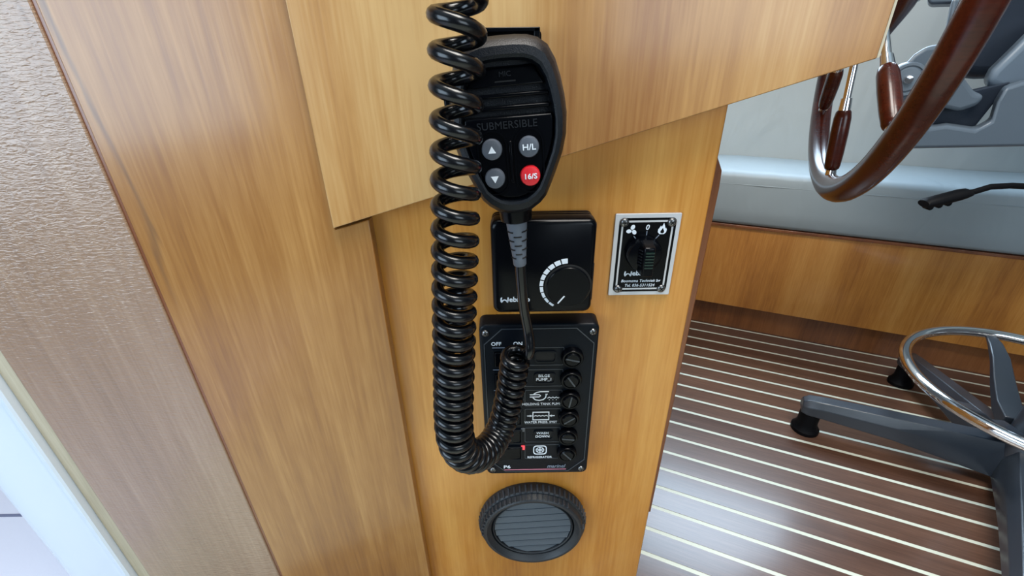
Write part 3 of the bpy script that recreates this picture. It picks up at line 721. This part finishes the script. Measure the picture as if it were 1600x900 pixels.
end = [Vector(q) for q in ((0.0126, 0.2985, -0.2180), (0.0136, 0.2975, -0.2120), (0.0136, 0.2995, -0.2050), (0.0122, 0.3020, -0.1950), (0.0092, 0.3015, -0.1760), (0.0074, 0.299, -0.1560), (0.0064, 0.2985, -0.1400), (0.0060, 0.2985, -0.1330))]
seq = [pts[-2], pts[-1]] + end
ext = []
for i in range(1, len(seq) - 1):
    for j in range(1, 7):
        ext.append(cr(seq[i - 1], seq[i], seq[i + 1], seq[min(i + 2, len(seq) - 1)], j / 6))
pts += ext
bm = nb(); tube(bm, [q + Vector((0, 0, H)) for q in pts], 0.0041, 12)
cord = obj('coiled_cord', bm, M_CORD, None)
cord.parent = mic
bpy.context.view_layer.update()
cord.matrix_parent_inverse = mic.matrix_world.inverted()

# ------------------------------------------------------------------ steering wheel
n_w = Vector((0.9188, -0.3938, -0.0280)).normalized()
cw = Vector((0.4138, 0.5648, H + 0.0887)); RW = 0.24
wheel = empty('steering_wheel', cw)
zax = n_w; xax = Vector((0, 0, 1)).cross(zax).normalized(); yax = zax.cross(xax)
wheel.matrix_world = Matrix((xax, yax, zax)).transposed().to_4x4(); wheel.location = cw
tag(wheel, 'glossy mahogany steering wheel with chrome and wood spokes', 'steering wheel')
bm = nb(); rings = []
nr = 96; ns_ = 16
vr = []
for i in range(nr):
    a = 2 * PI * i / nr
    row = []
    for j in range(ns_):
        b = 2 * PI * j / ns_
        rr_ = RW + 0.0150 * math.cos(b)
        row.append(bm.verts.new((rr_ * math.cos(a), rr_ * math.sin(a), 0.0128 * math.sin(b))))
    vr.append(row)
for i in range(nr):
    for j in range(ns_):
        bm.faces.new((vr[i][j], vr[(i + 1) % nr][j], vr[(i + 1) % nr][(j + 1) % ns_], vr[i][(j + 1) % ns_]))
obj('rim', bm, M_MAHOG, wheel)
DISH = -0.020
def lathe_z(bm, prof, n=40):
    return loft(bm, [[(r * math.cos(2 * PI * i / n), r * math.sin(2 * PI * i / n), z) for i in range(n)] for r, z in prof])
hub = obj('hub', lathe_z(nb(), [(0.030, DISH - 0.026), (0.076, DISH - 0.016), (0.084, DISH - 0.006), (0.083, DISH + 0.006), (0.072, DISH + 0.020), (0.050, DISH + 0.034), (0.036, DISH + 0.038)]), M_MAHOG, wheel)
hub.scale = (1.2, 1.2, 1.0)
obj('hub_band', lathe_z(nb(), [(0.0846, DISH - 0.010), (0.0858, DISH - 0.008), (0.0858, DISH - 0.003), (0.0846, DISH - 0.001)]), M_CHROME, hub)
obj('hub_cap', lathe_z(nb(), [(0.036, DISH + 0.034), (0.036, DISH + 0.044), (0.026, DISH + 0.049), (0.001, DISH + 0.051)]), M_CHROME, hub)
obj('shaft', lathe_z(nb(), [(0.018, DISH - 0.066), (0.018, DISH - 0.016)]), M_CHROME, wheel)
NSP = 8
for q in range(NSP):
    a = -PI / 2 + math.radians(-2) + q * PI / 4
    d = Vector((math.cos(a), math.sin(a), 0))
    def sp(fr): return d * (0.05 + fr * (RW - 0.05)) + Vector((0, 0, DISH * (1 - fr)))
    so = obj('spoke', cyl(nb(), sp(-0.05), sp(1.0), 0.0042, seg=16), M_CHROME, wheel)
    bm = nb(); fr = [0.53, 0.545, 0.58, 0.68, 0.80, 0.87, 0.89, 0.90]; rd = [0.0058, 0.0078, 0.0090, 0.0095, 0.0092, 0.0084, 0.0076, 0.0056]
    obj('grip', tube(bm, [sp(f_) for f_ in fr], rd, 20), M_MAHOG, so)
    obj('collar', cyl(nb(), sp(0.465), sp(0.535), 0.0056, 0.0064, 18), M_CHROME, so)
    obj('end_collar', cyl(nb(), sp(0.895), sp(0.95), 0.0056, 0.0064, 18), M_CHROME, so)

# ------------------------------------------------------------------ helm chair
ch = tag(empty('helm_chair', (0.985, 0.610, 0)), 'grey pedestal helm chair with black five-leg base and chrome foot ring', 'chair')
def lathe_up(bm, prof, n=36): return loft(bm, [[(r * math.cos(2 * PI * i / n), r * math.sin(2 * PI * i / n), z) for i in range(n)] for r, z in prof])
obj('hub', lathe_up(nb(), [(0.036, 0.030), (0.042, 0.040), (0.042, 0.104), (0.040, 0.118), (0.036, 0.124)]), M_BASE, ch)
obj('column', lathe_up(nb(), [(0.034, 0.120), (0.034, 0.42), (0.028, 0.43), (0.028, 0.64)]), M_BASE, ch)
leg0 = None
for q in range(5):
    a = math.radians((153.5, 83.5, 11, 297, 226)[q])
    if leg0 is None:
        bm = nb(); rings = []
        for r_, wb, wt, zb, zt in ((0.030, 0.026, 0.015, 0.026, 0.108), (0.12, 0.025, 0.014, 0.040, 0.104), (0.20, 0.024, 0.013, 0.050, 0.100), (0.325, 0.022, 0.012, 0.055, 0.093), (0.355, 0.021, 0.011, 0.055, 0.090), (0.367, 0.016, 0.008, 0.057, 0.083)):
            rings.append([(r_, -wb, zb), (r_, wb, zb), (r_, wb, zb + (zt - zb) * 0.62), (r_, wt, zt), (r_, -wt, zt), (r_, -wb, zb + (zt - zb) * 0.62)])
        leg0 = obj('leg', loft(bm, rings), M_BASE, ch, rot=(0, 0, a), bevel=0.0015, angle=25)
        f0 = obj('foot', lathe_up(nb(), [(0.0285, 0.0), (0.0285, 0.008), (0.0240, 0.013), (0.0205, 0.024), (0.0205, 0.064)], 24), M_FOOT, leg0, (0.345, 0, 0))
    else:
        l2 = copy(leg0, ch, rot=(0, 0, a)); copy(f0, l2)
        if q == 1: l2.scale.x = 0.90
ZR = 0.234; RR = 0.205
fr_ = obj('foot_ring', tube(nb(), [(RR * math.cos(2 * PI * i / 80), RR * math.sin(2 * PI * i / 80), ZR) for i in range(80)], 0.0105, 14, closed=True), M_CHROME, ch, (-0.011, 0.014, -0.010))
sp0 = None
for q in range(3):
    a = math.radians(68 + 120 * q)
    if sp0 is None:
        bm = nb(); rings = []
        for r_, z, wd, tk in ((0.198, 0.232, 0.009, 0.006), (0.175, 0.229, 0.012, 0.010), (0.14, 0.215, 0.015, 0.015), (0.10, 0.185, 0.018, 0.020), (0.06, 0.160, 0.020, 0.026), (0.02, 0.150, 0.020, 0.030)):
            rings.append([(r_, -wd, z - tk), (r_, wd, z - tk), (r_, wd, z), (r_, -wd, z)])
        sp0 = obj('ring_support', loft(bm, rings), M_BASE, fr_, rot=(0, 0, a), bevel=0.002)
    else:
        copy(sp0, fr_, rot=(0, 0, a))
# seat parts are placed in world coordinates and hung on the chair
inv = Matrix.Translation((-0.985, -0.610, 0))
def hang(o): o.location = (-0.985, -0.610, 0); return o
def prism_c(pts, y0, y1, inset=0.012):
    """extruded outline with eased front and back edges"""
    k_ = (y1 - y0) * 0.83       # the chair is swivelled, its depth runs off to the right
    return loft(nb(), [[(x, y0, z) for x, z in pts], [(x + k_, y1, z) for x, z in pts]])
shell = [(0.582, 0.6988), (0.585, 0.6763), (0.6023, 0.6518), (0.6148, 0.645), (1.22, 0.647), (1.27, 0.70), (1.26, 0.755), (0.80, 0.744), (0.7423, 0.7369), (0.7201, 0.7297), (0.7167, 0.71), (0.7212, 0.6833), (0.7036, 0.6717), (0.6571, 0.6788), (0.6344, 0.6755), (0.6058, 0.6868)]
sh = hang(obj('seat_shell', prism_c(shell, 0.700, 0.735), M_CHAIRG, ch, bevel=0.005, seg=3))
hang(obj('seat_pan', prism_c([(0.80, 0.646), (1.10, 0.648), (1.12, 0.69), (0.80, 0.69)], 0.735, 0.86), M_CHAIRG, ch, bevel=0.008, seg=3))
arm = [(0.5839, 0.7067), (0.5716, 0.7287), (0.5684, 0.7582), (0.5785, 0.7744), (0.5924, 0.7846), (0.6138, 0.7874), (0.6444, 0.7694), (0.665, 0.742), (0.690, 0.722), (0.7061, 0.7187), (0.7022, 0.7049), (0.6774, 0.6963), (0.6456, 0.7031), (0.6204, 0.6945)]
ao = hang(obj('armrest', prism_c(arm, 0.712, 0.775), M_CHAIRG, ch, bevel=0.006, seg=3))
dc = Vector((0.5810, 0.7120, 0.7420))
rot_d = Vector((-0.35, -0.94, 0)).to_track_quat('Z', 'Y').to_matrix().to_4x4()
def disc(prof, n=36):
    bm = nb(); lathe_up(bm, prof, n); bm.transform(Matrix.Translation(dc) @ rot_d); return bm
pd = obj('pivot_disc', disc([(0.0230, -0.010), (0.0230, 0.002), (0.0215, 0.0045), (0.0185, 0.0045), (0.0175, 0.0030), (0.0165, 0.0030), (0.0150, 0.0050), (0.001, 0.0055)]), M_CHAIRG, ao)
obj('pivot_bolt', disc([(0.0060, 0.004), (0.0060, 0.0075), (0.0050, 0.009), (0.0005, 0.0092)], 20), M_CHROME, pd)
hang(obj('backrest', prism_c([(0.700, 0.742), (0.765, 0.735), (1.25, 0.745), (1.27, 1.20), (0.80, 1.20), (0.74, 0.93), (0.705, 0.82)], 0.80, 0.90), M_CHAIRD, ch, bevel=0.02, seg=4))
hang(obj('seat_cushion', prism_c([(0.7300, 0.728), (0.7330, 0.752), (0.7523, 0.7807), (0.7672, 0.8041), (0.80, 0.822), (1.20, 0.835), (1.24, 0.80), (1.24, 0.720), (0.7733, 0.7150)], 0.745, 0.799), M_CHAIRC, ch, bevel=0.014, seg=4))
hang(obj('arm_pad', prism_c([(0.6712, 0.8516), (0.6794, 0.8445), (0.800, 0.8454), (0.810, 0.88), (0.676, 0.88)], 0.84, 0.90), M_CHAIRG, ch, bevel=0.004, seg=3))
hang(obj('arm_upright', prism_c([(0.669, 0.850), (0.686, 0.770), (0.7150, 0.770), (0.7080, 0.850)], 0.79, 0.838), M_CHAIRG, ch, bevel=0.006, seg=3))
hang(obj('scoop_dark_fill', prism_c([(0.628, 0.674), (0.735, 0.670), (0.760, 0.735), (0.700, 0.722), (0.640, 0.700)], 0.7355, 0.760), M_CHAIRD, ch, bevel=0.002))  # dark block added behind the armrest cut-out to fill it
# height lever
lv = hang(obj('height_lever', tube(nb(), [(0.640, 0.62, H - 0.1840), (0.6608, 0.62, H - 0.1800), (0.6800, 0.62, H - 0.1735), (0.7100, 0.621, H - 0.1725), (0.80, 0.618, H - 0.178), (0.94, 0.610, H - 0.185)], 0.0042, 10), M_FOOT, ch))
lg = nb(); rings = []
for x, zc, hh in ((0.5945, -0.1965, 0.0045), (0.5975, -0.1955, 0.0072), (0.615, -0.1915, 0.0080), (0.640, -0.1845, 0.0082), (0.648, -0.1825, 0.0070), (0.652, -0.1815, 0.0040)):
    rings.append([(x, 0.62 + 0.010 * math.cos(b), H + zc + hh * math.sin(b)) for b in [2 * PI * i / 14 for i in range(14)]])
obj('lever_grip', loft(lg, rings), M_FOOT, lv)
for j in range(3):
    obj('finger_bump', tube(nb(), [(0.603 + j * 0.012, 0.615, H - 0.2010 + j * 0.0028), (0.603 + j * 0.012, 0.625, H - 0.2010 + j * 0.0028)], 0.0042, 10), M_FOOT, lv)
